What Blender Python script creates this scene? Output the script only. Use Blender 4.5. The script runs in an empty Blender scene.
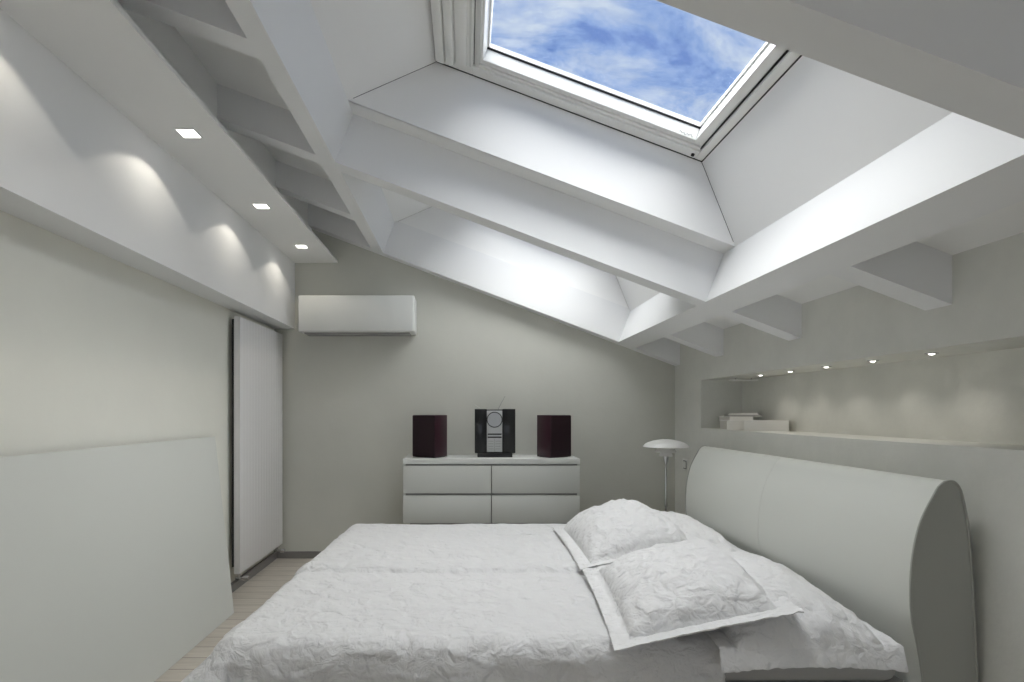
import bpy, bmesh, math, random
from mathutils import Vector, Matrix, noise
PI = math.pi
sc = bpy.context.scene
C = sc.collection
random.seed(4)

# ---------------------------------------------------------------- camera
H = 1.327                     # eye height
cam_d = bpy.data.cameras.new('camera')
cam = bpy.data.objects.new('camera', cam_d); C.objects.link(cam)
cam_d.sensor_width = 36.0; cam_d.lens = 36.0 * 570 / 1024
cam_d.shift_x = 45 / 1024; cam_d.shift_y = 71 / 1024
cam_d.clip_start = 0.02
cam.location = (0, 0, H); cam.rotation_euler = (PI / 2, 0, 0)
sc.camera = cam
sc.view_settings.view_transform = 'Standard'
sc.view_settings.look = 'None'
sc.view_settings.gamma = 1
sc.view_settings.use_curve_mapping = False
sc.view_settings.exposure = 0.0
sc.cycles.use_denoising = True
sc.cycles.max_bounces = 14
sc.cycles.diffuse_bounces = 8
sc.cycles.sample_clamp_indirect = 6.0

# ---------------------------------------------------------------- sky
def N(nt, typ, **kw):
    n = nt.nodes.new(typ)
    for k, v in kw.items():
        if k.startswith('i_'):
            n.inputs[k[2:].replace('_', ' ')].default_value = v
        else:
            setattr(n, k, v)
    return n
W = bpy.data.worlds.new('sky'); sc.world = W; W.use_nodes = True
nt = W.node_tree; nt.nodes.clear()
tc = N(nt, 'ShaderNodeTexCoord'); mp = N(nt, 'ShaderNodeMapping')
mp.inputs['Rotation'].default_value = (0.2, 0.1, 0.55); mp.inputs['Scale'].default_value = (2.0, 6.5, 3.5)
mp.inputs['Location'].default_value = (0.3, 0.1, 0.4)
n1 = N(nt, 'ShaderNodeTexNoise', i_Scale=2.9, i_Detail=10.0, i_Roughness=0.66, i_Distortion=0.35)
rp = N(nt, 'ShaderNodeValToRGB')
e = rp.color_ramp.elements
e[0].position = 0.38; e[0].color = (0.14, 0.26, 0.63, 1)
e[1].position = 0.63; e[1].color = (0.64, 0.73, 0.88, 1)
m1 = rp.color_ramp.elements.new(0.465); m1.color = (0.27, 0.41, 0.75, 1)
bg = N(nt, 'ShaderNodeBackground', i_Strength=1.0); wo = N(nt, 'ShaderNodeOutputWorld')
L = nt.links.new
L(tc.outputs['Generated'], mp.inputs['Vector']); L(mp.outputs[0], n1.inputs['Vector'])
L(n1.outputs['Fac'], rp.inputs[0]); L(rp.outputs[0], bg.inputs[0]); L(bg.outputs[0], wo.inputs[0])

# ---------------------------------------------------------------- daylight
def lamp(name, typ, loc, energy, color=(1, 1, 1), **kw):
    d = bpy.data.lights.new(name, typ); d.energy = energy; d.color = color
    for k, v in kw.items(): setattr(d, k, v)
    o = bpy.data.objects.new(name, d); C.objects.link(o); o.location = loc
    return o
sun = lamp('sun', 'SUN', (0, 0, 8), 19.5, (1.0, 0.985, 0.96), angle=math.radians(110))
sun.rotation_euler = Vector((0.14, 0.08, 1.0)).to_track_quat('Z', 'Y').to_euler()
# added fill lamp, out of view behind the camera at the assumed rear window
wl = lamp('window_daylight', 'AREA', (0.0, -3.32, 1.2), 12.0, (1.0, 0.985, 0.95), shape='RECTANGLE', size=2.6, size_y=1.2)
wl.rotation_euler = (PI / 2, 0, 0)

# ---------------------------------------------------------------- materials
def mat(name, col, rough=0.6, metal=0.0, spec=0.4, bump=None, var=0.0, vscale=3.0, coat=0.0, sheen=0.0):
    m = bpy.data.materials.new(name); m.use_nodes = True
    t = m.node_tree; b = t.nodes['Principled BSDF']
    b.inputs['Base Color'].default_value = (*col, 1)
    b.inputs['Roughness'].default_value = rough
    b.inputs['Metallic'].default_value = metal
    b.inputs['Specular IOR Level'].default_value = spec
    b.inputs['Coat Weight'].default_value = coat
    b.inputs['Sheen Weight'].default_value = sheen
    c = N(t, 'ShaderNodeTexCoord')
    if var:
        nz = N(t, 'ShaderNodeTexNoise', i_Scale=vscale, i_Detail=6.0, i_Roughness=0.6)
        r = N(t, 'ShaderNodeValToRGB')
        r.color_ramp.elements[0].position = 0.3; r.color_ramp.elements[1].position = 0.7
        r.color_ramp.elements[0].color = (*[x * (1 - var) for x in col], 1)
        r.color_ramp.elements[1].color = (*[min(1, x * (1 + var)) for x in col], 1)
        t.links.new(c.outputs['Object'], nz.inputs['Vector'])
        t.links.new(nz.outputs['Fac'], r.inputs[0]); t.links.new(r.outputs[0], b.inputs['Base Color'])
    if bump:
        s, st, dist = bump
        nz = N(t, 'ShaderNodeTexNoise', i_Scale=s, i_Detail=8.0, i_Roughness=0.6)
        bp = N(t, 'ShaderNodeBump', i_Strength=st, i_Distance=dist)
        t.links.new(c.outputs['Object'], nz.inputs['Vector'])
        t.links.new(nz.outputs['Fac'], bp.inputs['Height']); t.links.new(bp.outputs[0], b.inputs['Normal'])
    return m
def emis(name, col, s):
    m = bpy.data.materials.new(name); m.use_nodes = True
    b = m.node_tree.nodes['Principled BSDF']
    b.inputs['Base Color'].default_value = (*col, 1)
    b.inputs['Emission Color'].default_value = (*col, 1); b.inputs['Emission Strength'].default_value = s
    return m

M = {}
M['wall'] = mat('back_wall_plaster', (0.58, 0.58, 0.53), 0.85, spec=0.2, bump=(14, 0.12, 0.01), var=0.025, vscale=2.5)
M['wall_warm'] = mat('left_wall_plaster', (0.74, 0.735, 0.67), 0.8, spec=0.25, bump=(14, 0.1, 0.01), var=0.02, vscale=2)
M['stucco'] = mat('right_wall_stucco', (0.68, 0.68, 0.64), 0.8, spec=0.25, bump=(9, 0.25, 0.012), var=0.05, vscale=4.0)
M['beam'] = mat('white_beam_paint', (0.79, 0.795, 0.80), 0.7, spec=0.25)
M['ceil'] = mat('white_ceiling_paint', (0.82, 0.82, 0.81), 0.8, spec=0.2)
M['well'] = mat('white_lining_board', (0.84, 0.84, 0.835), 0.55, spec=0.3)
M['pvc'] = mat('white_window_plastic', (0.80, 0.80, 0.78), 0.35, spec=0.5)
M['alu'] = mat('pale_grey_aluminium', (0.66, 0.66, 0.64), 0.35, metal=0.2)
M['gasket'] = mat('black_gasket', (0.02, 0.02, 0.02), 0.6)
M['base'] = mat('grey_baseboard', (0.20, 0.19, 0.18), 0.5)
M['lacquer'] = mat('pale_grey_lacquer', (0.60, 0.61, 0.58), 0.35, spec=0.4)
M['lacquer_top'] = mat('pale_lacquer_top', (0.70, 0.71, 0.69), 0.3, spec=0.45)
M['dark_gap'] = mat('dark_carcass', (0.30, 0.30, 0.29), 0.7)
M['rad'] = mat('white_radiator_enamel', (0.74, 0.73, 0.73), 0.35, spec=0.5)
M['chrome'] = mat('chrome', (0.62, 0.62, 0.62), 0.18, metal=1.0)
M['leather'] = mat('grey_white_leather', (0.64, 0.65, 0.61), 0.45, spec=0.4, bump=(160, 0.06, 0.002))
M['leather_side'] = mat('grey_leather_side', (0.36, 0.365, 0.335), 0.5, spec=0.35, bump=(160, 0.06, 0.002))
M['frame_fabric'] = mat('grey_bed_upholstery', (0.36, 0.36, 0.35), 0.8, spec=0.2)
M['mattress'] = mat('grey_sheet', (0.42, 0.42, 0.415), 0.85, spec=0.2)
M['maroon'] = mat('glossy_maroon', (0.014, 0.003, 0.007), 0.5, coat=0.0, spec=0.3)
M['maroon_side'] = mat('maroon_side_panel', (0.030, 0.005, 0.013), 0.35, coat=0.2)
M['black'] = mat('black_plastic', (0.012, 0.012, 0.012), 0.4)
M['smoke'] = mat('smoked_glass', (0.010, 0.011, 0.011), 0.22, coat=0.15, spec=0.3)
M['silver'] = mat('brushed_silver', (0.52, 0.53, 0.53), 0.45, metal=0.3)
M['silver_lid'] = mat('pale_silver_disc', (0.42, 0.43, 0.44), 0.35, metal=0.3)
M['opal'] = mat('white_lamp_enamel', (0.85, 0.85, 0.83), 0.35, spec=0.5)
M['board'] = mat('matt_grey_board', (0.60, 0.61, 0.575), 0.9, spec=0.1)
M['board_edge'] = mat('dark_board_edge', (0.10, 0.10, 0.09), 0.8)
M['plastic'] = mat('white_plastic', (0.72, 0.72, 0.69), 0.4)
M['grey_plastic'] = mat('grey_plastic', (0.30, 0.30, 0.29), 0.5)
M['dark_frame'] = mat('dark_grey_frame', (0.14, 0.14, 0.135), 0.5)
M['pages'] = mat('book_pages', (0.62, 0.60, 0.55), 0.9, bump=(300, 0.3, 0.001))
M['book_w'] = mat('white_book_cover', (0.72, 0.71, 0.68), 0.5)
M['book_g'] = mat('grey_book_cover', (0.36, 0.36, 0.34), 0.5)
M['book_k'] = mat('dark_book_cover', (0.05, 0.05, 0.05), 0.5)
M['led'] = emis('lit_spot', (1.0, 0.97, 0.9), 6.0)

def glass_mat():
    m = bpy.data.materials.new('window_glass'); m.use_nodes = True
    t = m.node_tree; t.nodes.clear()
    tr = N(t, 'ShaderNodeBsdfTransparent'); tr.inputs[0].default_value = (0.98, 0.99, 0.99, 1)
    gl = N(t, 'ShaderNodeBsdfGlossy'); gl.inputs['Roughness'].default_value = 0.02
    mx = N(t, 'ShaderNodeMixShader'); mx.inputs[0].default_value = 0.04
    o = N(t, 'ShaderNodeOutputMaterial')
    t.links.new(tr.outputs[0], mx.inputs[1]); t.links.new(gl.outputs[0], mx.inputs[2]); t.links.new(mx.outputs[0], o.inputs[0])
    return m
M['glass'] = glass_mat()

def quilt(name, col, strength, scale=7.0, fine=38.0, dist=0.012):
    m = bpy.data.materials.new(name); m.use_nodes = True
    t = m.node_tree; b = t.nodes['Principled BSDF']
    b.inputs['Base Color'].default_value = (*col, 1); b.inputs['Roughness'].default_value = 0.8
    b.inputs['Specular IOR Level'].default_value = 0.25; b.inputs['Sheen Weight'].default_value = 0.12
    c = N(t, 'ShaderNodeTexCoord')
    nd = N(t, 'ShaderNodeTexNoise', i_Scale=6.0, i_Detail=3.0)
    ad = N(t, 'ShaderNodeVectorMath', operation='MULTIPLY_ADD')
    ad.inputs[1].default_value = (0.16, 0.16, 0.16)
    t.links.new(c.outputs['Object'], nd.inputs['Vector'])
    t.links.new(nd.outputs['Color'], ad.inputs[0]); t.links.new(c.outputs['Object'], ad.inputs[2])
    v = N(t, 'ShaderNodeTexVoronoi', feature='DISTANCE_TO_EDGE', i_Scale=scale)
    v2 = N(t, 'ShaderNodeTexVoronoi', feature='DISTANCE_TO_EDGE', i_Scale=scale * 2.7)
    nf = N(t, 'ShaderNodeTexNoise', i_Scale=fine, i_Detail=5.0, i_Roughness=0.65, i_Distortion=0.6)
    t.links.new(ad.outputs[0], v.inputs['Vector']); t.links.new(ad.outputs[0], v2.inputs['Vector']); t.links.new(ad.outputs[0], nf.inputs['Vector'])
    r1 = N(t, 'ShaderNodeMapRange', interpolation_type='SMOOTHSTEP'); r1.inputs[2].default_value = 0.30
    r2 = N(t, 'ShaderNodeMapRange', interpolation_type='SMOOTHSTEP'); r2.inputs[2].default_value = 0.28
    t.links.new(v.outputs['Distance'], r1.inputs[0]); t.links.new(v2.outputs['Distance'], r2.inputs[0])
    a1 = N(t, 'ShaderNodeMath', operation='MULTIPLY_ADD'); a1.inputs[1].default_value = 0.30
    t.links.new(r2.outputs[0], a1.inputs[0]); t.links.new(r1.outputs[0], a1.inputs[2])
    a2 = N(t, 'ShaderNodeMath', operation='MULTIPLY_ADD'); a2.inputs[1].default_value = 0.9
    t.links.new(nf.outputs['Fac'], a2.inputs[0]); t.links.new(a1.outputs[0], a2.inputs[2])
    bp = N(t, 'ShaderNodeBump', i_Strength=strength, i_Distance=dist)
    t.links.new(a2.outputs[0], bp.inputs['Height']); t.links.new(bp.outputs[0], b.inputs['Normal'])
    return m
M['spread'] = quilt('white_quilted_bedspread', (0.74, 0.74, 0.745), 0.75, scale=5.5, dist=0.016)
M['sham'] = quilt('white_quilted_pillow', (0.76, 0.76, 0.765), 0.7, scale=9.0, fine=46.0, dist=0.010)
M['sham_edge'] = quilt('white_pillow_border', (0.74, 0.74, 0.745), 0.6, scale=12.0, fine=60.0, dist=0.006)

def wood_floor():
    m = bpy.data.materials.new('bleached_oak_planks'); m.use_nodes = True
    t = m.node_tree; b = t.nodes['Principled BSDF']; b.inputs['Roughness'].default_value = 0.45
    c = N(t, 'ShaderNodeTexCoord'); mp = N(t, 'ShaderNodeMapping'); mp.inputs['Scale'].default_value = (1, 1, 1)
    br = N(t, 'ShaderNodeTexBrick', i_Scale=1.0)
    br.inputs['Color1'].default_value = (0.62, 0.57, 0.50, 1); br.inputs['Color2'].default_value = (0.56, 0.51, 0.445, 1)
    br.inputs['Mortar'].default_value = (0.22, 0.18, 0.15, 1); br.inputs['Mortar Size'].default_value = 0.003
    br.inputs['Brick Width'].default_value = 1.3; br.inputs['Row Height'].default_value = 0.14
    nz = N(t, 'ShaderNodeTexNoise', i_Scale=3.0, i_Detail=7.0)
    m2 = N(t, 'ShaderNodeMapping'); m2.inputs['Scale'].default_value = (1.5, 14, 1)
    mx = N(t, 'ShaderNodeMixRGB', blend_type='MULTIPLY'); mx.inputs[0].default_value = 0.35
    t.links.new(c.outputs['Object'], mp.inputs[0]); t.links.new(mp.outputs[0], br.inputs['Vector'])
    t.links.new(c.outputs['Object'], m2.inputs[0]); t.links.new(m2.outputs[0], nz.inputs['Vector'])
    t.links.new(br.outputs['Color'], mx.inputs[1]); t.links.new(nz.outputs['Fac'], mx.inputs[2])
    t.links.new(mx.outputs[0], b.inputs['Base Color'])
    return m
M['floor'] = wood_floor()

# ---------------------------------------------------------------- mesh helpers
class MB:
    def __init__(s): s.bm = bmesh.new()
    def box(s, a, b, bev=0.0, seg=2, f=None):
        """axis box from corner a to b; f maps a point into the world"""
        bm = bmesh.new()
        (x0, y0, z0), (x1, y1, z1) = a, b
        bmesh.ops.create_cube(bm, size=1)
        for v in bm.verts:
            v.co = Vector(((x0 + x1) / 2 + v.co.x * (x1 - x0), (y0 + y1) / 2 + v.co.y * (y1 - y0), (z0 + z1) / 2 + v.co.z * (z1 - z0)))
        if bev:
            bmesh.ops.bevel(bm, geom=list(bm.edges), offset=bev, segments=seg, profile=0.5, affect='EDGES')
        s.merge(bm, f); return s
    def merge(s, bm, f=None):
        if f:
            for v in bm.verts: v.co = f(v.co)
        me = bpy.data.meshes.new('t'); bm.to_mesh(me); bm.free(); s.bm.from_mesh(me); bpy.data.meshes.remove(me)
    def quad(s, *pts):
        s.bm.faces.new([s.bm.verts.new(p) for p in pts]); return s
    def hexa(s, bot, top):
        vb = [s.bm.verts.new(p) for p in bot]; vt = [s.bm.verts.new(p) for p in top]
        n = len(vb)
        s.bm.faces.new(vb[::-1]); s.bm.faces.new(vt)
        for i in range(n): s.bm.faces.new((vb[i], vb[(i + 1) % n], vt[(i + 1) % n], vt[i]))
        return s
    def prism(s, pts, y0, y1):
        """outline of (x, z) pulled from y0 to y1"""
        return s.hexa([(x, y0, z) for x, z in pts], [(x, y1, z) for x, z in pts])
    def cyl(s, p, q, r, r2=None, n=20):
        p, q = Vector(p), Vector(q); r2 = r if r2 is None else r2
        bm = bmesh.new(); bmesh.ops.create_cone(bm, cap_ends=True, segments=n, radius1=r, radius2=r2, depth=(q - p).length)
        R = (q - p).to_track_quat('Z', 'Y').to_matrix().to_4x4(); R.translation = (p + q) / 2
        bm.transform(R); s.merge(bm); return s
    def lathe(s, prof, c, n=48):
        cx, cy = c; rings = []
        for r, z in prof:
            rings.append([s.bm.verts.new((cx + r * math.cos(2 * PI * k / n), cy + r * math.sin(2 * PI * k / n), z)) for k in range(n)])
        for a, b in zip(rings, rings[1:]):
            for k in range(n): s.bm.faces.new((a[k], a[(k + 1) % n], b[(k + 1) % n], b[k]))
        return s
    def build(s, name, m, parent=None, smooth=None, loc=None, rz=0.0, doubles=False):
        if doubles: bmesh.ops.remove_doubles(s.bm, verts=list(s.bm.verts), dist=1e-5)
        bmesh.ops.recalc_face_normals(s.bm, faces=list(s.bm.faces))
        me = bpy.data.meshes.new(name); s.bm.to_mesh(me); s.bm.free()
        me.materials.append(m)
        o = bpy.data.objects.new(name, me); C.objects.link(o)
        if parent: o.parent = parent
        if loc: o.location = loc
        o.rotation_euler.z = rz
        if smooth is not None:
            for p in me.polygons: p.use_smooth = True
            me.set_sharp_from_angle(angle=math.radians(smooth))
        return o
def tag(o, label=None, cat=None, group=None, kind=None):
    if label: o['label'] = label
    if cat: o['category'] = cat
    if group: o['group'] = group
    if kind: o['kind'] = kind
    return o
def struct(o, label=None, cat=None): return tag(o, label, cat, kind='structure')
def thing(name, label, cat, loc=(0, 0, 0), rz=0.0, group=None, kind=None):
    o = bpy.data.objects.new(name, None); C.objects.link(o); o.empty_display_size = 0.1
    o.location = loc; o.rotation_euler.z = rz
    return tag(o, label, cat, group, kind)
def copy_tree(o, parent=None):
    kids = list(o.children)
    c = o.copy(); C.objects.link(c)
    if parent: c.parent = parent
    for ch in kids: copy_tree(ch, c)
    return c

# roof frame: u runs down the slope, n is square to it; n = 0 is the underside of every beam
TH = math.atan(0.377); CT, ST = math.cos(TH), math.sin(TH)
ZO = H + 1.131
def R(u, y, n): return Vector((u * CT + n * ST, y, ZO - u * ST + n * CT))
def Rf(v): return R(v[0], v[1], v[2])
def rbox(mb, u0, u1, y0, y1, n0, n1, bev=0.0): return mb.box((u0, y0, n0), (u1, y1, n1), bev, f=Rf)

XL, XR, YB, YF = -1.75, 1.89, 5.182, -3.4      # room limits
UL0, UL1, UR0, UR1 = -0.914, -0.796, 1.440, 1.597   # left and right long beams across the slope
NC, NS = 0.29, 0.18                            # ceiling levels, centre and sides
Z0 = 0.0

# ---------------------------------------------------------------- room shell
mb = MB(); mb.box((XL - 0.1, YF - 0.1, -0.06), (XR + 0.5, YB + 0.1, 0)); struct(mb.build('floor', M['floor']), 'pale bleached wood plank floor', 'floor')
def gable(x): return ZO + 0.69 / CT - 0.377 * x
mb = MB(); mb.prism([(XL - 0.1, 0), (XR + 0.3, 0), (XR + 0.3, gable(XR + 0.3)), (XL - 0.1, gable(XL - 0.1))], YB, YB + 0.12); struct(mb.build('wall_back', M['wall']), 'grey beige plaster wall behind the low chest of drawers', 'wall')
mb = MB(); mb.box((XL - 0.12, YF, 0), (XL, YB, 3.7)); struct(mb.build('wall_left', M['wall_warm']), 'warm beige plaster wall behind the leaning board', 'wall')
# rear wall with an unseen window opening added to let in light
mb = MB()
mb.prism([(XL - 0.1, 0), (-1.35, 0), (-1.35, gable(-1.35)), (XL - 0.1, gable(XL - 0.1))], YF - 0.12, YF)
mb.prism([(1.35, 0), (XR + 0.3, 0), (XR + 0.3, gable(XR + 0.3)), (1.35, gable(1.35))], YF - 0.12, YF)
mb.prism([(-1.35, 0), (1.35, 0), (1.35, 0.5), (-1.35, 0.5)], YF - 0.12, YF)
mb.prism([(-1.35, 1.9), (1.35, 1.9), (1.35, gable(1.35)), (-1.35, gable(-1.35))], YF - 0.12, YF)
struct(mb.build('wall_rear', M['wall']), 'grey plaster wall behind the viewer', 'wall')
w = thing('window_3', 'wide white window in the rear wall', 'window', (0, YF - 0.06, 0.5), kind='structure')
mb = MB()
for a, b in (((-1.35, -0.03, 0), (-1.28, 0.03, 1.40)), ((1.28, -0.03, 0), (1.35, 0.03, 1.40)), ((-1.28, -0.03, 0), (1.28, 0.03, 0.07)), ((-1.28, -0.03, 1.33), (1.28, 0.03, 1.40)), ((-0.03, -0.03, 0.07), (0.03, 0.03, 1.33))): mb.box(a, b)
mb.build('window_frame', M['pvc'], w)
mb = MB(); mb.box((-1.28, -0.004, 0.07), (1.28, 0.004, 1.33)); mb.build('pane', M['glass'], w)

# right wall: stucco with the long niche
NY0, NY1, NZ0, NZ1, ND = 1.05, 4.60, H - 0.131, H + 0.258, 0.33
mb = MB()
mb.box((XR, YF, 0), (XR + 0.5, YB, NZ0)); mb.box((XR, YF, NZ1), (XR + 0.5, YB, 2.3))
mb.box((XR, YF, NZ0), (XR + 0.5, NY0, NZ1)); mb.box((XR, NY1, NZ0), (XR + 0.5, YB, NZ1))
mb.box((XR + ND, NY0, NZ0), (XR + 0.5, NY1, NZ1))
struct(mb.build('wall_right', M['stucco']), 'grey stucco wall with a long niche above the headboard', 'wall')

# baseboards
mb = MB(); mb.box((XL, YB - 0.018, 0), (XR, YB, 0.062), 0.003); struct(mb.build('baseboard_back', M['base']), 'grey baseboard along the back wall', 'baseboard')
mb = MB(); mb.box((XL, YF, 0), (XL + 0.03, YB - 0.018, 0.062), 0.003); struct(mb.build('baseboard_left', M['base']), 'grey baseboard under the tall radiator', 'baseboard')
mb = MB(); mb.box((XR - 0.018, YF, 0), (XR, YB - 0.018, 0.062), 0.003); struct(mb.build('baseboard_right', M['base']), 'grey baseboard behind the bed head', 'baseboard')

# dropped beam along the left wall, thin light shelf and upper wall
XS = -1.565
mb = MB(); mb.box((XL, YF, H + 0.757), (XS, YB, H + 1.3755))
mb.box((XL, YF, H + 1.376), (-1.41, YB, 3.6))
struct(mb.build('trim_1', M['beam']), 'white dropped beam lit by spotlights along the left wall', 'beam')
mb = MB(); mb.box((XS, YF, H + 1.355), (-1.175, YB, H + 1.375)); struct(mb.build('trim_2', M['ceil']), 'flat white soffit holding square spotlights', 'soffit')

# long beams
mb = MB(); rbox(mb, UL0, UL1, YF, YB, 0, NC + 0.02); struct(mb.build('trim_3', M['beam']), 'long white beam left of the roof window', 'beam')
mb = MB(); rbox(mb, UR0, UR1, YF, YB, 0, NC + 0.02); struct(mb.build('trim_4', M['beam']), 'long white beam right of the roof window', 'beam')
# cross beams (rafters between the long beams) and short side joists
ULW, URW = (-1.43) / CT, 1.90 / CT + 0.12
n_t = 5
for y0, y1, lab in ((1.21, 1.335, 'nearest white cross beam passing over the roof window'), (3.22, 3.35, 'middle white cross beam between the two roof windows'), (5.06, YB, 'white cross beam against the back wall')):
    mb = MB(); rbox(mb, UL1, UR0, y0, y1, 0, NC + 0.02); struct(mb.build('trim_%d' % n_t, M['beam']), lab, 'beam'); n_t += 1
def joist(u0, u1, y0, y1, lab, left):
    global n_t
    mb = MB()
    # ends cut plumb to meet the upright wall
    def end(n): 
        return (((-1.415) - n * ST) / CT) if left else ((XR + 0.003 - n * ST) / CT)
    if left: pts = [(end(0), 0), (u1, 0), (u1, NS + 0.01), (end(NS + 0.01), NS + 0.01)]
    else: pts = [(u0, 0), (end(0), 0), (end(NS + 0.01), NS + 0.01), (u0, NS + 0.01)]
    mb.hexa([R(u, y0, n) for u, n in pts], [R(u, y1, n) for u, n in pts])
    struct(mb.build('trim_%d' % n_t, M['beam']), lab, 'joist'); n_t += 1
pos = ['first', 'second', 'third', 'fourth', 'fifth']
for i, (y0, y1) in enumerate(((1.21, 1.335), (2.22, 2.35), (3.22, 3.35), (4.20, 4.33), (5.06, YB))):
    joist(0, UL0, y0, y1, '%s short white joist from the viewer above the soffit' % pos[i], True)
    joist(UR1, 0, y0, y1, '%s short white joist from the viewer above the wall niche' % pos[i], False)

# ceilings
WELLS = [dict(b=(UL1, UR0, 1.53, 3.08), t=(-0.423, 1.108, 1.60, 3.072)),
         dict(b=(UL1, UR0, 4.02, 5.068), t=(-0.423, 1.108, 4.08, 5.06))]
NW = 0.648
mb = MB()
def slabs(mb, u0, u1, ys, n0, n1):
    for a, b in ys: rbox(mb, u0, u1, a, b, n0, n1)
slabs(mb, UL1, UR0, [(YF, 1.53), (3.08, 4.02), (5.068, YB)], NC, NC + 0.02)
rbox(mb, -1.75, UL0, YF, YB, NS, NS + 0.02)
rbox(mb, UR1, 2.35, YF, YB, NS, NS + 0.02)
struct(mb.build('ceiling', M['ceil']), 'sloping white ceiling between the beams', 'ceiling')
# lining of the three window wells: four splayed boards each
k = n_t
for wi, wdef in enumerate(WELLS):
    bu0, bu1, by0, by1 = wdef['b']; tu0, tu1, ty0, ty1 = wdef['t']
    B = [R(bu0, by0, NC), R(bu1, by0, NC), R(bu1, by1, NC), R(bu0, by1, NC)]
    T = [R(tu0, ty0, NW), R(tu1, ty0, NW), R(tu1, ty1, NW), R(tu0, ty1, NW)]
    up = R(0, 0, 0.03) - R(0, 0, 0)
    outs = [Vector((0, -0.02, 0)), (R(0.03, 0, 0) - R(0, 0, 0)), Vector((0, 0.02, 0)), (R(-0.03, 0, 0) - R(0, 0, 0))]
    nm = ['near', 'right', 'far', 'left']
    wn = ['large roof window', 'further roof window', 'rear roof window'][wi]
    for i in range(4):
        j = (i + 1) % 4
        a, b, c, d = B[i], B[j], T[j], T[i]
        # pull the board in by 2.5 mm so that the joints read as fine dark lines
        ab = (b - a).normalized() * 0.0022; dc = (c - d).normalized() * 0.0022
        q = [a + ab, b - ab, c - dc, d + dc]
        mb = MB(); mb.hexa(q, [p + outs[i] for p in q])
        struct(mb.build('trim_%d' % k, M['well']), '%s white lining board of the %s' % (nm[i], wn), 'lining board'); k += 1
# unseen outer roof skin, added to block stray light, with the three openings
GO = (-0.423, 1.108)
mb = MB()
NR = 0.685
def hole_y(w): return (w['t'][2], w['t'][3])
ys = sorted(hole_y(w) for w in WELLS)
edges = [YF - 0.2]
for a, b in ys: edges += [a, b]
edges.append(YB + 0.2)
for i in range(0, len(edges), 2): rbox(mb, -2.4, 2.6, edges[i], edges[i + 1], NR, NR + 0.06)
for a, b in ys:
    rbox(mb, -2.4, GO[0], a, b, NR, NR + 0.06); rbox(mb, GO[1], 2.6, a, b, NR, NR + 0.06)
struct(mb.build('trim_%d' % k, M['gasket']), 'dark outer roof covering', 'roof')

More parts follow.
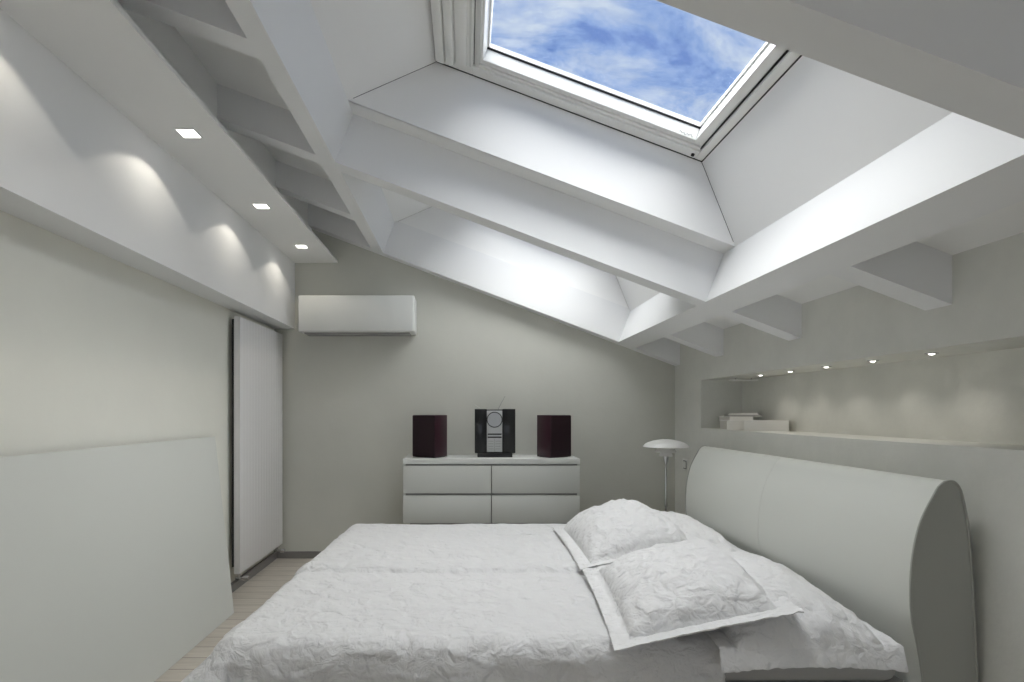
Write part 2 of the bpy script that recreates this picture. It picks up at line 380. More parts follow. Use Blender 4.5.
# ---------------------------------------------------------------- roof windows
def roof_window(idx, wdef, label):
    u0, u1, y0, y1 = wdef['t']
    t = thing('window_%d' % idx, label, 'window', R((u0 + u1) / 2, (y0 + y1) / 2, NW), kind='structure')
    inv = t.location
    def part(name, m, fn, smooth=None, par=None):
        mb = MB(); fn(mb)
        off = inv
        for v in mb.bm.verts: v.co -= off
        return mb.build(name, m, par or t, smooth)
    def ring(mb, a0, a1, b0, b1, c0, c1, d0, d1, n0, n1, bev=0.0):
        """ring between outer rect (a0,a1,b0,b1) and inner rect (c0,c1,d0,d1)"""
        rbox(mb, a0, c0, b0, b1, n0, n1, bev); rbox(mb, c1, a1, b0, b1, n0, n1, bev)
        rbox(mb, c0, c1, b0, d0, n0, n1, bev); rbox(mb, c0, c1, d1, b1, n0, n1, bev)
    g0, g1, gy0, gy1 = -0.156, 1.0, y0 + 0.14, y1 - 0.140
    NT = 0.76
    def rr(mb, o, i_, n0, n1, bev=0.0): ring(mb, o[0], o[1], o[2], o[3], i_[0], i_[1], i_[2], i_[3], n0, n1, bev)
    T = (u0, u1, y0, y1)
    def ins(r_, a, b, c, d): return (r_[0] + a, r_[1] - b, r_[2] + c, r_[3] - d)
    G = (g0, g1, gy0, gy1)
    s_in = ins(G, -0.009, -0.009, -0.009, -0.009)
    s_out = ins(G, -0.050, -0.056, -0.045, -0.045)
    f_in = ins(G, -0.058, -0.064, -0.067, -0.067)
    part('gasket', M['gasket'], lambda mb: rr(mb, ins(T, -0.012, -0.012, -0.012, -0.012), ins(T, 0.003, 0.003, 0.003, 0.003), NW - 0.001, NW + 0.012))
    part('window_frame', M['pvc'], lambda mb: rr(mb, ins(T, 0.003, 0.003, 0.003, 0.003), f_in, NW + 0.002, NT, 0.004))
    part('frame_step', M['pvc'], lambda mb: (rbox(mb, s_out[0], s_out[1], s_out[3] + 0.001, f_in[3], NW + 0.013, NT, 0.003), rbox(mb, s_out[0], s_out[1], f_in[2], s_out[2] - 0.001, NW + 0.013, NT, 0.003)))
    part('gasket', M['gasket'], lambda mb: (rbox(mb, s_out[1], f_in[1], f_in[2], f_in[3], NW + 0.020, NT), rbox(mb, f_in[0], s_out[0], f_in[2], f_in[3], NW + 0.020, NT)))
    part('sash', M['pvc'], lambda mb: rr(mb, s_out, s_in, NW + 0.022, NT, 0.003))
    part('gasket', M['gasket'], lambda mb: (rbox(mb, s_in[0], s_in[1], G[3] + 0.005, s_in[3], NW + 0.083, NW + 0.091), rbox(mb, s_in[0], s_in[1], s_in[2], G[2] - 0.005, NW + 0.083, NW + 0.091)))
    part('glazing_bead', M['pvc'], lambda mb: rr(mb, s_in, G, NW + 0.091, NT))
    part('pane', M['glass'], lambda mb: rbox(mb, g0 - 0.002, g1 + 0.002, gy0 - 0.002, gy1 + 0.002, NW + 0.100, NW + 0.106))
    # ventilation bar and blind rails on the upper side
    for a, b, n0, n1, m in ((u0 + 0.012, u0 + 0.062, NW - 0.035, NW + 0.01, 'pvc'), (u0 + 0.066, u0 + 0.112, NW - 0.028, NW + 0.02, 'pvc'), (u0 + 0.118, u0 + 0.178, NW - 0.012, NW + 0.04, 'pvc'), (u0 + 0.186, u0 + 0.206, NW, NW + 0.04, 'alu'), (u0 + 0.212, u0 + 0.245, NW + 0.012, NW + 0.06, 'alu')):
        part('blind_rail', M[m], lambda mb, a=a, b=b, n0=n0, n1=n1: rbox(mb, a, b, y0 + 0.06, y1 - 0.062, n0, n1, 0.009), 40)
    part('gasket', M['gasket'], lambda mb: rbox(mb, u0 + 0.004, u0 + 0.012, y0 + 0.04, y1 - 0.03, NW - 0.012, NW + 0.01))
    if idx == 1:                     # small illegible grey signature on the inner face of the sash
        def mark(mb):
            pts = [R(g1 - 0.088 + 0.0065 * q, s_in[3] - 0.0015, NW + 0.036 + 0.0055 * math.sin(q * 2.1) + 0.003 * math.sin(q * 0.9)) for q in range(13)]
            for p, q in zip(pts, pts[1:]): mb.cyl(p, q, 0.0012, n=6)
        part('signature', M['grey_plastic'], mark)
    def cap(u, y):
        p, q = R(u, y, NW - 0.008) , R(u, y, NW + 0.004)
        part('screw_cap', M['gasket'], lambda mb: mb.cyl(p, q, 0.009), 40)
    cap(u0 + 0.075, y1 - 0.040); cap(u1 - 0.068, y1 - 0.040)
    return t
roof_window(1, WELLS[0], 'large white framed roof window showing blue sky')
roof_window(2, WELLS[1], 'further roof window half hidden by the middle cross beam')

# ---------------------------------------------------------------- soffit spotlights
spots = [(2.77, 'nearest of the three lit square spotlights in the white soffit'), (3.75, 'middle of the three lit square spotlights in the white soffit'), (4.66, 'furthest of the three lit square spotlights in the white soffit'), (1.80, 'square spotlight in the white soffit just outside the view'), (0.8, 'square spotlight in the white soffit above the viewer')]
zs = H + 1.355
p0 = thing('recessed_spotlight', spots[0][1], 'spotlight', (-1.352, spots[0][0], zs), group='square spotlights in the soffit')
mb = MB(); s = 0.041; r = 0.049
for a, b in (((-r, -r, -0.003), (-s, r, 0.0)), ((s, -r, -0.003), (r, r, 0)), ((-s, -r, -0.003), (s, -s, 0)), ((-s, s, -0.003), (s, r, 0))): mb.box(a, b)
mb.build('trim_ring', M['pvc'], p0)
mb = MB(); mb.box((-s, -s, -0.002), (s, s, 0.0)); mb.build('diffuser', M['led'], p0)
for i, (y, lab) in enumerate(spots):
    o = p0 if i == 0 else copy_tree(p0)
    o.location = (-1.352, y, zs); o['label'] = lab
    l = lamp('soffit_spot_light', 'SPOT', (-1.352, y, zs - 0.012), 3.8, (1.0, 0.93, 0.80), spot_size=math.radians(122), spot_blend=0.16, shadow_soft_size=0.02)

# niche spotlights
ny = [2.49, 2.85, 3.22, 3.58, 3.94]
names = ['nearest the viewer', 'second from the viewer', 'in the middle of the row', 'fourth from the viewer', 'furthest from the viewer, beside the books']
p0 = thing('niche_spotlight', '', 'spotlight', (2.03, ny[0], NZ1), group='small round spotlights in the niche ceiling')
mb = MB(); mb.lathe([(0.014, -0.002), (0.016, -0.005), (0.024, -0.004), (0.026, 0.0)], (0, 0), 24); mb.build('trim_ring', M['chrome'], p0, 50)
mb = MB(); mb.lathe([(0.0125, 0.0), (0.0125, -0.005), (0.008, -0.008), (0.0004, -0.0095)], (0, 0), 20); mb.build('bulb', M['led'], p0)
for i, y in enumerate(ny):
    o = p0 if i == 0 else copy_tree(p0)
    o.location = (2.03, y, NZ1); o['label'] = 'tiny lit round spotlight in the niche ceiling, ' + names[i]
    lamp('niche_spot_light', 'SPOT', (2.03, y, NZ1 - 0.018), 1.3, (1.0, 0.95, 0.86), spot_size=math.radians(120), spot_blend=0.8, shadow_soft_size=0.012)
# slim fitting hanging under the far end of the niche ceiling
t = thing('ceiling_fitting', 'slim pale fitting under the niche ceiling above the books', 'light fitting', (2.10, 4.33, NZ1))
mb = MB(); mb.box((-0.10, -0.03, -0.022), (0.10, 0.03, -0.012), 0.003); mb.build('plate', M['pvc'], t)
for sx in (-0.06, 0.06):
    mb = MB(); mb.cyl((sx, 0, -0.013), (sx, 0, 0), 0.006); mb.build('stem', M['chrome'], t, 40)

# ---------------------------------------------------------------- air conditioner
t = thing('air_conditioner', 'long white box-shaped air conditioner high on the back wall', 'air conditioner', (-0.962, YB, H + 0.684))
mb = MB(); mb.box((-0.505, -0.235, 0.012), (0.505, 0.0, 0.33), 0.012, 3); mb.build('casing', M['lacquer_top'], t, 40)
mb = MB(); mb.box((-0.495, -0.243, 0.02), (0.49, -0.2355, 0.325), 0.003); mb.build('front_panel', M['lacquer_top'], t, 40)
mb = MB(); mb.box((-0.46, -0.20, 0.0), (0.46, -0.03, 0.0115)); mb.build('air_outlet', M['grey_plastic'], t)

# ---------------------------------------------------------------- radiator
t = thing('radiator', 'tall white panel radiator standing off the left wall', 'radiator', (-1.66, 4.66, 0))
mb = MB()
y0, y1 = -0.49, 0.47; zt, zb = H + 0.702, H - 1.187
mb.box((-0.046, y0, zb), (-0.012, y1, zt), 0.004)
nr = 16; dy = (y1 - y0) / nr
for i in range(nr):
    mb.box((-0.014, y0 + i * dy, zb + 0.004), (0.0, y0 + (i + 1) * dy, zt - 0.004), 0.0007)
mb.build('heating_panel', M['rad'], t, 40)
for yy, zz in ((y0 + 0.06, zb), (y1 - 0.06, zb)):
    mb = MB(); mb.cyl((-0.03, yy, zb - 0.045), (-0.03, yy, zb + 0.01), 0.011); mb.cyl((-0.058, yy, zb - 0.045), (0.01, yy, zb - 0.045), 0.010)
    mb.cyl((0.0, yy, zb - 0.045), (0.04, yy, zb - 0.045), 0.018, 0.015); mb.build('valve', M['chrome'], t, 40)
mb = MB()
for yy in (y0 + 0.12, y1 - 0.12):
    for zz in (zb + 0.25, zt - 0.25): mb.box((-0.086, yy - 0.015, zz - 0.03), (-0.046, yy + 0.015, zz + 0.03))
mb.box((-0.062, y0 + 0.004, zb + 0.05), (-0.047, y0 + 0.016, zt - 0.02))  # dark strip that paints the shade in the gap behind the panel
mb.build('bracket', M['gasket'], t)

# ---------------------------------------------------------------- leaning board
mb = MB()
a = Vector((-1.558, 3.76, 0.0)); b = Vector((-1.715, 3.83, H - 0.167)); c = Vector((-1.715, 1.55, H - 0.167)); d = Vector((-1.558, 1.55, 0.0))
nrm = (b - a).cross(c - b).normalized()
if nrm.x < 0: nrm = -nrm
th = 0.022
t = thing('leaning_board', 'large blank grey board leaning against the beige left wall', 'board', (-1.6, 2.7, 0))
mb.hexa([p + nrm * th - t.location for p in (a, b, c, d)], [p + nrm * (th - 0.004) - t.location for p in (a, b, c, d)]); mb.build('front_sheet', M['board'], t)
mb = MB(); cc = (a + b + c + d) / 4
q = [cc + (p - cc) * 0.997 for p in (a, b, c, d)]
mb.hexa([p + nrm * (th - 0.0045) - t.location for p in q], [p - t.location for p in q]); mb.build('backing_frame', M['board_edge'], t)  # dark rim colour stands in for the thin shadow along the board

# ---------------------------------------------------------------- chest of drawers
YD = 4.74
X0, X1, ZT = -0.532, 0.940, H - 0.388
t = thing('chest_of_drawers', 'low pale grey four-drawer chest against the back wall', 'chest of drawers', ((X0 + X1) / 2, YD, 0))
hw = (X1 - X0) / 2
def px(dy): return -dy / 120.25           # drop below the top front edge
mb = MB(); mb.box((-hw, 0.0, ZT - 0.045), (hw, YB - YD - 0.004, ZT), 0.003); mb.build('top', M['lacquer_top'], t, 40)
zb = ZT - 0.535
for sx in (-hw, hw - 0.02):
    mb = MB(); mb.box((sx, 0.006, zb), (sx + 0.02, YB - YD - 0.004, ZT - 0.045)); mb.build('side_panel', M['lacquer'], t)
mb = MB(); mb.box((-hw + 0.02, 0.022, zb), (hw - 0.02, YB - YD - 0.01, ZT - 0.045)); mb.build('body', M['dark_gap'], t)
for row in range(2):
    for sx in (0, 1):
        xa, xb = (-hw + 0.003, -0.004) if sx == 0 else (0.004, hw - 0.003)
        z1 = ZT - 0.060 - row * 0.248; z0 = z1 - 0.228
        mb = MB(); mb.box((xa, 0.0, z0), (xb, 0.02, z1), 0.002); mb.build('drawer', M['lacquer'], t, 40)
mb = MB(); mb.box((-hw + 0.05, 0.07, 0.0), (hw - 0.05, YB - YD - 0.03, zb)); mb.build('plinth', M['dark_gap'], t)

# ---------------------------------------------------------------- hi-fi on the chest
def speaker(name_label, cx, rz, w):
    t = thing('loudspeaker', name_label, 'loudspeaker', (cx, 4.92, ZT), rz, group='pair of maroon loudspeakers')
    h = 0.362; d = 0.19
    mb = MB(); mb.box((-w / 2, -d / 2 + 0.012, 0.004), (w / 2, d / 2, h), 0.003); mb.build('cabinet', M['maroon_side'], t, 40)
    mb = MB(); mb.box((-w / 2 + 0.002, -d / 2, 0.008), (w / 2 - 0.002, -d / 2 + 0.0115, h - 0.003), 0.004); mb.build('grille', M['maroon'], t, 40)
    mb = MB(); mb.box((-w / 2 + 0.015, -d / 2 + 0.03, 0), (w / 2 - 0.015, d / 2 - 0.015, 0.0035)); mb.build('foot', M['black'], t)
    return t
speaker('glossy maroon loudspeaker on the left of the chest', -0.322, math.radians(-32), 0.235)
speaker('glossy maroon loudspeaker on the right of the chest', 0.752, math.radians(32), 0.225)

t = thing('music_player', 'upright dark glass music player with silver middle on the chest', 'music player', (0.238, 4.92, ZT))
mb = MB(); mb.box((-0.148, -0.05, 0.0), (0.150, 0.08, 0.036), 0.003); mb.build('base', M['black'], t)
mb = MB(); mb.box((-0.165, -0.028, 0.034), (0.165, 0.045, 0.410), 0.005); mb.build('body', M['black'], t, 40)
for s_ in (-1, 1):
    mb = MB(); xa, xb = (-0.172, -0.070) if s_ < 0 else (0.066, 0.176)
    mb.box((xa, -0.040, 0.036), (xb, -0.033, 0.414), 0.002); mb.build('glass_door', M['smoke'], t, 40)
mb = MB(); mb.box((-0.068, -0.038, 0.046), (0.064, -0.029, 0.400), 0.002); mb.build('silver_panel', M['silver'], t, 40)
def ydisc(mb, cx, cz, r, y0, y1, n=40): mb.cyl((cx, y0, cz), (cx, y1, cz), r, n=n)
mb = MB(); ydisc(mb, -0.002, 0.322, 0.068, -0.042, -0.038); mb.build('disc_ring', M['black'], t, 40)
mb = MB(); ydisc(mb, -0.002, 0.322, 0.060, -0.047, -0.042); ydisc(mb, -0.002, 0.322, 0.014, -0.050, -0.047); mb.build('disc_clamp', M['silver_lid'], t, 40)
for z in (0.198, 0.172):
    mb = MB(); mb.box((-0.062, -0.040, z - 0.006), (0.058, -0.038, z + 0.006)); mb.build('slot', M['black'], t)
mb = MB(); mb.box((-0.003, -0.0395, 0.05), (0.0, -0.038, 0.16))
for i in range(4):
    for j in (0, 1):
        mb.box((-0.055 + j * 0.06, -0.0395, 0.07 + i * 0.022), (-0.012 + j * 0.06, -0.038, 0.074 + i * 0.022))
mb.build('keypad', M['grey_plastic'], t)
mb = MB(); mb.cyl((0.03, 0.02, 0.41), (0.092, 0.02, 0.525), 0.0024, n=8); mb.build('antenna', M['grey_plastic'], t)
mb = MB(); mb.cyl((-0.11, 0.02, 0.412), (-0.17, 0.03, 0.452), 0.002, n=8); mb.build('antenna', M['alu'], t)

# ---------------------------------------------------------------- light switch
t = thing('light_switch', 'small square light switch on the right wall beside the headboard', 'light switch', (XR, 4.92, H - 0.455))
mb = MB(); mb.box((-0.009, -0.055, -0.05), (0, 0.055, 0.05), 0.003); mb.build('cover_plate', M['plastic'], t, 40)
mb = MB(); mb.box((-0.0105, -0.036, -0.036), (-0.009, 0.036, 0.036)); mb.build('inner_frame', M['dark_frame'], t)
mb = MB(); mb.box((-0.014, -0.026, -0.028), (-0.0105, 0.026, 0.028), 0.001); mb.build('rocker', M['plastic'], t)

# ---------------------------------------------------------------- lamp
lx, ly = 1.605, 4.60
t = thing('floor_lamp', 'slim chrome lamp with stacked white saucer shades behind the bed', 'lamp', (lx, ly, 0))
zt = H - 0.218
def shell(prof, th=0.0025): return prof + [(max(0.0005, r - th), z - th) for r, z in reversed(prof)]
mb = MB(); mb.lathe(shell([(0.012, zt), (0.05, zt - 0.004), (0.10, zt - 0.014), (0.14, zt - 0.028), (0.165, zt - 0.044), (0.178, zt - 0.062)]), (0, 0)); mb.build('upper_shade', M['opal'], t, 50)
mb = MB(); mb.lathe(shell([(0.050, zt - 0.058), (0.066, zt - 0.078), (0.078, zt - 0.092), (0.083, zt - 0.104)]), (0, 0)); mb.build('middle_shade', M['opal'], t, 50)
mb = MB(); mb.lathe(shell([(0.034, zt - 0.098), (0.045, zt - 0.114), (0.052, zt - 0.136)]), (0, 0)); mb.build('lower_shade', M['opal'], t, 50)
mb = MB(); mb.lathe([(0.0005, zt + 0.008), (0.011, zt + 0.006), (0.012, zt - 0.002), (0.006, zt - 0.006), (0.006, zt - 0.13), (0.022, zt - 0.136), (0.019, zt - 0.17), (0.009, zt - 0.215), (0.0065, zt - 0.22)], (0, 0), 24); mb.build('socket', M['chrome'], t, 50)
for k_ in range(3):
    a_ = 2 * PI * k_ / 3 + 0.4
    mb = MB(); mb.cyl((0.018 * math.cos(a_), 0.018 * math.sin(a_), zt - 0.14), (0.052 * math.cos(a_), 0.052 * math.sin(a_), zt - 0.05), 0.0018, n=8); mb.build('shade_arm', M['chrome'], t)
mb = MB(); mb.cyl((0, 0, 0.02), (0, 0, zt - 0.21), 0.0085, n=20); mb.build('pole', M['chrome'], t, 40)
mb = MB(); mb.cyl((0, 0, H - 0.765), (0, 0, H - 0.735), 0.013, n=20); mb.build('switch', M['chrome'], t, 40)
mb = MB(); mb.lathe([(0.0005, 0.026), (0.03, 0.024), (0.11, 0.016), (0.118, 0.008), (0.118, 0.0), (0.0005, 0.0)], (0, 0), 40); mb.build('base', M['chrome'], t, 40)

# ---------------------------------------------------------------- books in the niche
def book(label, loc, rz, w, d, h, cover, spine_mat=None):
    t = thing('book', label, 'book', loc, rz, group='books stacked in the niche')
    c = 0.004
    mb = MB(); mb.box((-w / 2, -d / 2, 0), (w / 2, d / 2, c)); mb.box((-w / 2, -d / 2, h - c), (w / 2, d / 2, h)); mb.box((-w / 2, -d / 2, c), (w / 2, -d / 2 + c, h - c))
    mb.build('cover', cover, t)
    mb = MB(); mb.box((-w / 2 + 0.004, -d / 2 + c, c), (w / 2 - 0.004, d / 2 - 0.005, h - c)); mb.build('pages', M['pages'], t)
    return t
ra = math.radians(-52)
zb = NZ0
book('thick white book on the niche floor, bottom of the left stack', (2.01, 4.25, zb), math.radians(-12), 0.19, 0.25, 0.068, M['book_w'])
book('long white book with dark end on the niche floor, right of the stack', (2.065, 3.93, zb), math.radians(-30), 0.27, 0.14, 0.074, M['book_w'])
book('white book lying second from the bottom of the niche stack', (2.0, 4.25, zb + 0.069), math.radians(-4), 0.165, 0.22, 0.028, M['book_w'])
book('thin grey book under the topmost one in the niche stack', (2.05, 4.25, zb + 0.098), math.radians(-16), 0.22, 0.21, 0.012, M['book_g'])
book('thin white book on the very top of the niche stack', (2.045, 4.22, zb + 0.111), math.radians(-24), 0.19, 0.14, 0.012, M['book_w'])

# ---------------------------------------------------------------- bed
BY0, BY1, BX0, BX1 = 2.10, 4.18, -0.86, 1.66
ZM = H - 0.835                                  # top of the mattress
t = thing('bed', 'low double bed with a curved pale grey leather headboard', 'bed', ((BX0 + BX1) / 2, (BY0 + BY1) / 2, 0))
ox, oy = t.location.x, t.location.y
mb = MB(); mb.box((BX0 + 0.05 - ox, BY0 + 0.03 - oy, 0.07), (BX1 + 0.03 - ox, BY1 - 0.03 - oy, 0.30), 0.02, 3); mb.build('bed_base', M['frame_fabric'], t, 40)
for a_ in (BX0 + 0.2, BX1 - 0.2):
    for b_ in (BY0 + 0.2, BY1 - 0.2):
        mb = MB(); mb.box((a_ - 0.03 - ox, b_ - 0.03 - oy, 0), (a_ + 0.03 - ox, b_ + 0.03 - oy, 0.07)); mb.build('leg', M['black'], t)
mb = MB(); mb.box((BX0 + 0.06 - ox, BY0 + 0.035 - oy, 0.302), (BX1 - 0.03 - ox, BY1 - 0.03 - oy, ZM - 0.02), 0.05, 4); mb.build('mattress', M['mattress'], t, 40)
# headboard: side outline (x, z below the eye)
front = [(1.742, -0.244), (1.722, -0.262), (1.702, -0.297), (1.676, -0.345), (1.652, -0.402), (1.633, -0.48), (1.622, -0.57), (1.620, -0.67), (1.626, -0.75), (1.643, -0.83), (1.660, -0.93), (1.668, -1.03), (1.67, -1.32)]
back = [(1.875, -1.32), (1.862, -0.985), (1.852, -0.76), (1.841, -0.56), (1.829, -0.41), (1.817, -0.335), (1.802, -0.275), (1.785, -0.248), (1.765, -0.240)]
def smooth_pts(p, n=4):
    out = []
    for i in range(len(p) - 1):
        p0 = p[max(0, i - 1)]; p1 = p[i]; p2 = p[i + 1]; p3 = p[min(len(p) - 1, i + 2)]
        for k_ in range(n):
            s_ = k_ / n
            out.append(tuple(0.5 * ((2 * p1[j]) + (-p0[j] + p2[j]) * s_ + (2 * p0[j] - 5 * p1[j] + 4 * p2[j] - p3[j]) * s_ ** 2 + (-p0[j] + 3 * p1[j] - 3 * p2[j] + p3[j]) * s_ ** 3) for j in (0, 1)))
    out.append(p[-1]); return out
outl = [(x - ox, H + z) for x, z in smooth_pts(back + front[:1], 3)[:-1]] + [(x - ox, H + z) for x, z in smooth_pts(front, 3)]
outl = [(x, max(0.005, z - 0.012)) for x, z in outl]
HY0, HY1, HYM = 2.08, 4.22, 3.17
for ya, yb in ((HY0 + 0.004, HYM - 0.0012), (HYM + 0.0012, HY1 - 0.004)):
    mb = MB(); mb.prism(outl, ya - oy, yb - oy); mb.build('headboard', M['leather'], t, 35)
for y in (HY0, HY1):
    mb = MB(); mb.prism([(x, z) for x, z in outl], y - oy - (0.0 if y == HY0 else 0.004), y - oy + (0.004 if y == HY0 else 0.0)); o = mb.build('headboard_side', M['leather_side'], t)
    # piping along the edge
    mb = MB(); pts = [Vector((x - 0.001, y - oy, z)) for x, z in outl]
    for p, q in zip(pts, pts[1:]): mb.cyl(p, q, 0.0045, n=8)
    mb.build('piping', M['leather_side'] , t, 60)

# bedspread: a sheet laid over the mattress, bent over the foot and both sides
def fbm(p, o=3): return noise.fractal(Vector(p), 0.9, 2.1, o, noise_basis='PERLIN_ORIGINAL')
ZS = H - 0.832
def spread_pt(a, b, base_out=0.0):
    x, y = a, b
    ex0 = BX0 + 0.07; ey0, ey1 = BY0 + 0.035, BY1 - 0.03
    dx = min(0, a - ex0); dy = (b - ey0) if b < ey0 else ((b - ey1) if b > ey1 else 0)
    cx, cy = max(a, ex0), min(max(b, ey0), ey1)
    d = math.hypot(dx, dy)
    top = ZS + 0.008 * fbm((a * 2.2, b * 2.2, 0)) + 0.0035 * fbm((a * 9, b * 9, 3), 2)
    fy = 2.985 + 0.012 * math.sin(a * 4); top += 0.014 / (1 + math.exp(-(b - fy) / 0.006)) - 0.012 * math.exp(-((b - fy + 0.012) / 0.014) ** 2)          # crease in the middle
    top += 0.010 * math.exp(-((b - 3.06) / 0.05) ** 2)
    top += 0.003 * max(0, 1 - abs(noise.noise((a * 6 + 9, b * 8, 2.0))) * 2.4) ** 3
    if d < 1e-9: return Vector((a, b, top))
    r = 0.085
    ang = min(d / r, PI / 2)
    out = r * math.sin(ang); drop = r * (1 - math.cos(ang)) + max(0, d - r * PI / 2)
    ux, uy = dx / d, dy / d
    along = a if abs(dy) > abs(dx) else b
    ridge = (1 - abs(noise.noise((a * 7 + 3, b * 7, drop * 7)) * 2.2)) ** 3 if True else 0
    fold = max(0, drop - 0.06)
    wav = (0.020 * math.sin(along * 9.0 + 1.3) + 0.012 * fbm((along * 7, drop * 4, 7))) * min(1, fold / 0.25)
    corner = min(abs(dx), abs(dy)) / (d + 1e-6)
    near = min(1, max(0, (BY1 - b) / 2.1)); out += wav + fold * (0.10 + (0.55 * near if dx else 0)) + corner * fold * (1.1 if dx and b < ey0 else 0.15) + 0.006 * fbm((a * 12, b * 12, 5), 2) + 0.008 * max(0, ridge) * min(1, drop / 0.03)
    drop = min(drop, ZS - 0.09 + 0.01 * math.sin(along * 5))
    cx -= 0.08 * near * max(0, min(1, 1 - (cx - BX0) / 0.8))
    return Vector((cx + ux * out, cy + uy * out, top - drop))
t = MB(); NX, NYY = 250, 270
XA, XB, YA, YC = BX0 - 0.36, 1.56, BY0 - 0.36, BY1 + 0.36
grid = []
for i in range(NX + 1):
    row = []
    for j in range(NYY + 1):
        a_ = XA + (XB - XA) * i / NX; b_ = YA + (YC - YA) * j / NYY
        # near side of the sheet stops short of the headboard and is turned in
        row.append((a_, b_))
    grid.append(row)
V = {}
for i in range(NX + 1):
    for j in range(NYY + 1):
        a_, b_ = grid[i][j]
        V[i, j] = t.bm.verts.new(spread_pt(a_, b_))
for i in range(NX):
    for j in range(NYY):
        a_, b_ = grid[i][j]
        if a_ > 0.925 and (b_ < BY0 + 0.02 or b_ > BY1 - 0.02): continue
        t.bm.faces.new((V[i, j], V[i + 1, j], V[i + 1, j + 1], V[i, j + 1]))
for v in [v for v in t.bm.verts if not v.link_faces]: t.bm.verts.remove(v)
o = t.build('bedspread', M['spread'], smooth=70)
tag(o, 'white quilted bedspread draped over the foot and sides of the bed', 'bedspread')
md = o.modifiers.new('thick', 'SOLIDIFY'); md.thickness = 0.006; md.offset = -1

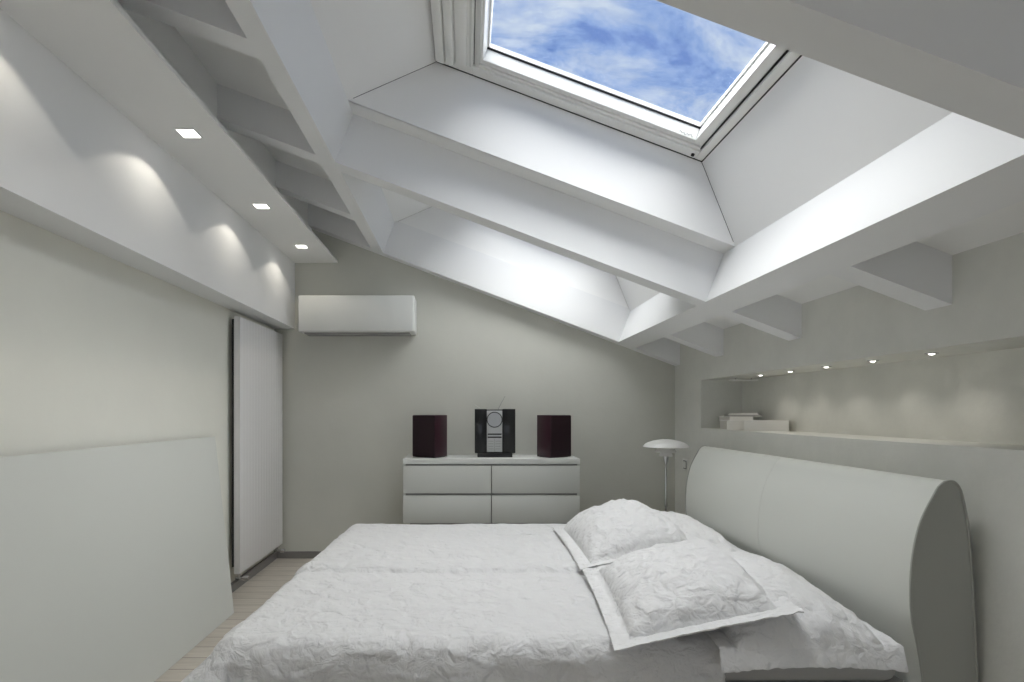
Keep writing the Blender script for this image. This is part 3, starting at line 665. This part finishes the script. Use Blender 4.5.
# pillows: bilinear patch between four corners, puffed inside a flat border
def pillow(label, nl, fl, fr, nr, T, seed, border=0.065, group=None, under=0.3, px_=2.4, sagf=None):
    nl, fl, fr, nr = [Vector(p) for p in (nl, fl, fr, nr)]
    org = (nl + fl + fr + nr) / 4; org.z = min(nl.z, fl.z, fr.z, nr.z)
    th_ = thing('pillow', label, 'pillow', org, group=group)
    n = 72
    Wd = ((nr - nl).length + (fr - fl).length) / 2; Ld = ((fl - nl).length + (fr - nr).length) / 2
    bu, bv = border / Wd * 2, border / Ld * 2
    def base(s, q):
        return nl * (1 - s) * (1 - q) + nr * s * (1 - q) + fl * (1 - s) * q + fr * s * q
    def pos(s, q, side):
        # slightly concave edges
        S, Q = s * 2 - 1, q * 2 - 1
        s2 = 0.5 + 0.5 * S * (1 - 0.03 * (1 - Q * Q)); q2 = 0.5 + 0.5 * Q * (1 - 0.03 * (1 - S * S))
        p = base(s2, q2)
        iu, iv = min(1, abs(S) / (1 - bu)), min(1, abs(Q) / (1 - bv))
        f = max(0.0, (1 - iu ** px_)) ** 0.5 * max(0.0, (1 - iv ** px_)) ** 0.5
        wr = 1 + 0.10 * fbm((s * 4 + seed, q * 4, seed))
        edge = max(abs(S), abs(Q))
        rip = 0.012 * fbm((s * 7 + seed, q * 7, 2.0 + seed)) * f ** 0.3 + 0.006 * fbm((s * 18, q * 18, seed), 2)
        rad = 0.009 * math.exp(-((f - 0.25) / 0.25) ** 2) * math.sin((S * 21 if abs(Q) > abs(S) else Q * 27) + 5 * fbm((s * 3, q * 3, seed)))
        z = (T * f * wr + rip + rad * (1 if f > 0 else 0)) if side > 0 else (-T * under * f - 0.005 + (rip if f <= 0 else 0))
        if side > 0 and f <= 0: z = rip * 1.0
        if side > 0: z -= 0.010 * math.exp(-(max(abs(S) - (1 - bu), abs(Q) - (1 - bv)) / 0.012) ** 2)
        p.z += z
        if sagf: p.z = sagf(p, side)
        return p
    def sheet(mask, side, name, m):
        mb = MB(); vs = {}
        def gv(i, j):
            if (i, j) not in vs: vs[i, j] = mb.bm.verts.new(pos(i / n, j / n, side) - org)
            return vs[i, j]
        return mb, gv
    def inner(i, j):
        S, Q = abs((i + 0.5) / n * 2 - 1), abs((j + 0.5) / n * 2 - 1)
        return S < 1 - bu and Q < 1 - bv
    # body: both faces in the middle ; border: both faces around
    for name, m, want in (('cushion', M['sham'], True), ('flange', M['sham_edge'], False)):
        mb = MB(); vs = {}
        def gv(i, j, sd):
            kx = (i, j, sd)
            if kx not in vs: vs[kx] = mb.bm.verts.new(pos(i / n, j / n, sd) - org)
            return vs[kx]
        for i in range(n):
            for j in range(n):
                if inner(i, j) != want: continue
                mb.bm.faces.new((gv(i, j, 1), gv(i + 1, j, 1), gv(i + 1, j + 1, 1), gv(i, j + 1, 1)))
                mb.bm.faces.new((gv(i, j, -1), gv(i, j + 1, -1), gv(i + 1, j + 1, -1), gv(i + 1, j, -1)))
                for di, dj, e0, e1 in ((-1, 0, (0, 0), (0, 1)), (1, 0, (1, 0), (1, 1)), (0, -1, (0, 0), (1, 0)), (0, 1, (0, 1), (1, 1))):
                    ii, jj = i + di, j + dj
                    if 0 <= ii < n and 0 <= jj < n and inner(ii, jj) == want: continue
                    a_, b_ = (i + e0[0], j + e0[1]), (i + e1[0], j + e1[1])
                    try: mb.bm.faces.new((gv(*a_, 1), gv(*b_, 1), gv(*b_, -1), gv(*a_, -1)))
                    except ValueError: pass
        mb.build(name, m, th_, 75)
    return th_
h = H
# back pair lies flat against the headboard
def droop(p, side):
    d = max(0, 2.14 - p.y); e_ = max(0, 1.975 - p.y)
    z = p.z - d * d * 0.35 - 0.80 * e_
    if e_ > 0: p.y = 1.975 - 0.35 * e_
    return z
pillow('white quilted pillow flat against the headboard, its border hanging over the near bed side', (0.87, 1.90, h - 0.81), (0.90, 2.99, h - 0.800), (1.585, 2.99, h - 0.800), (1.51, 1.90, h - 0.805), 0.155, 3, group='quilted pillows', sagf=droop)
pillow('white quilted pillow flat against the headboard at the lamp end of the bed', (0.92, 3.01, h - 0.80), (0.92, 4.13, h - 0.80), (1.585, 4.13, h - 0.79), (1.585, 3.01, h - 0.79), 0.15, 8, group='quilted pillows')
# front pair leans on the back pair
pillow('white quilted pillow leaning in front, at the far side of the bed', (0.575, 2.90, h - 0.800), (0.59, 3.92, h - 0.795), (1.22, 3.95, h - 0.685), (1.26, 2.95, h - 0.68), 0.185, 12, group='quilted pillows', under=0.1)
pillow('white quilted pillow leaning in front, nearest the viewer', (0.51, 1.97, h - 0.825), (0.582, 2.88, h - 0.795), (1.30, 2.90, h - 0.665), (1.16, 1.96, h - 0.685), 0.14, 21, group='quilted pillows', under=0.1)
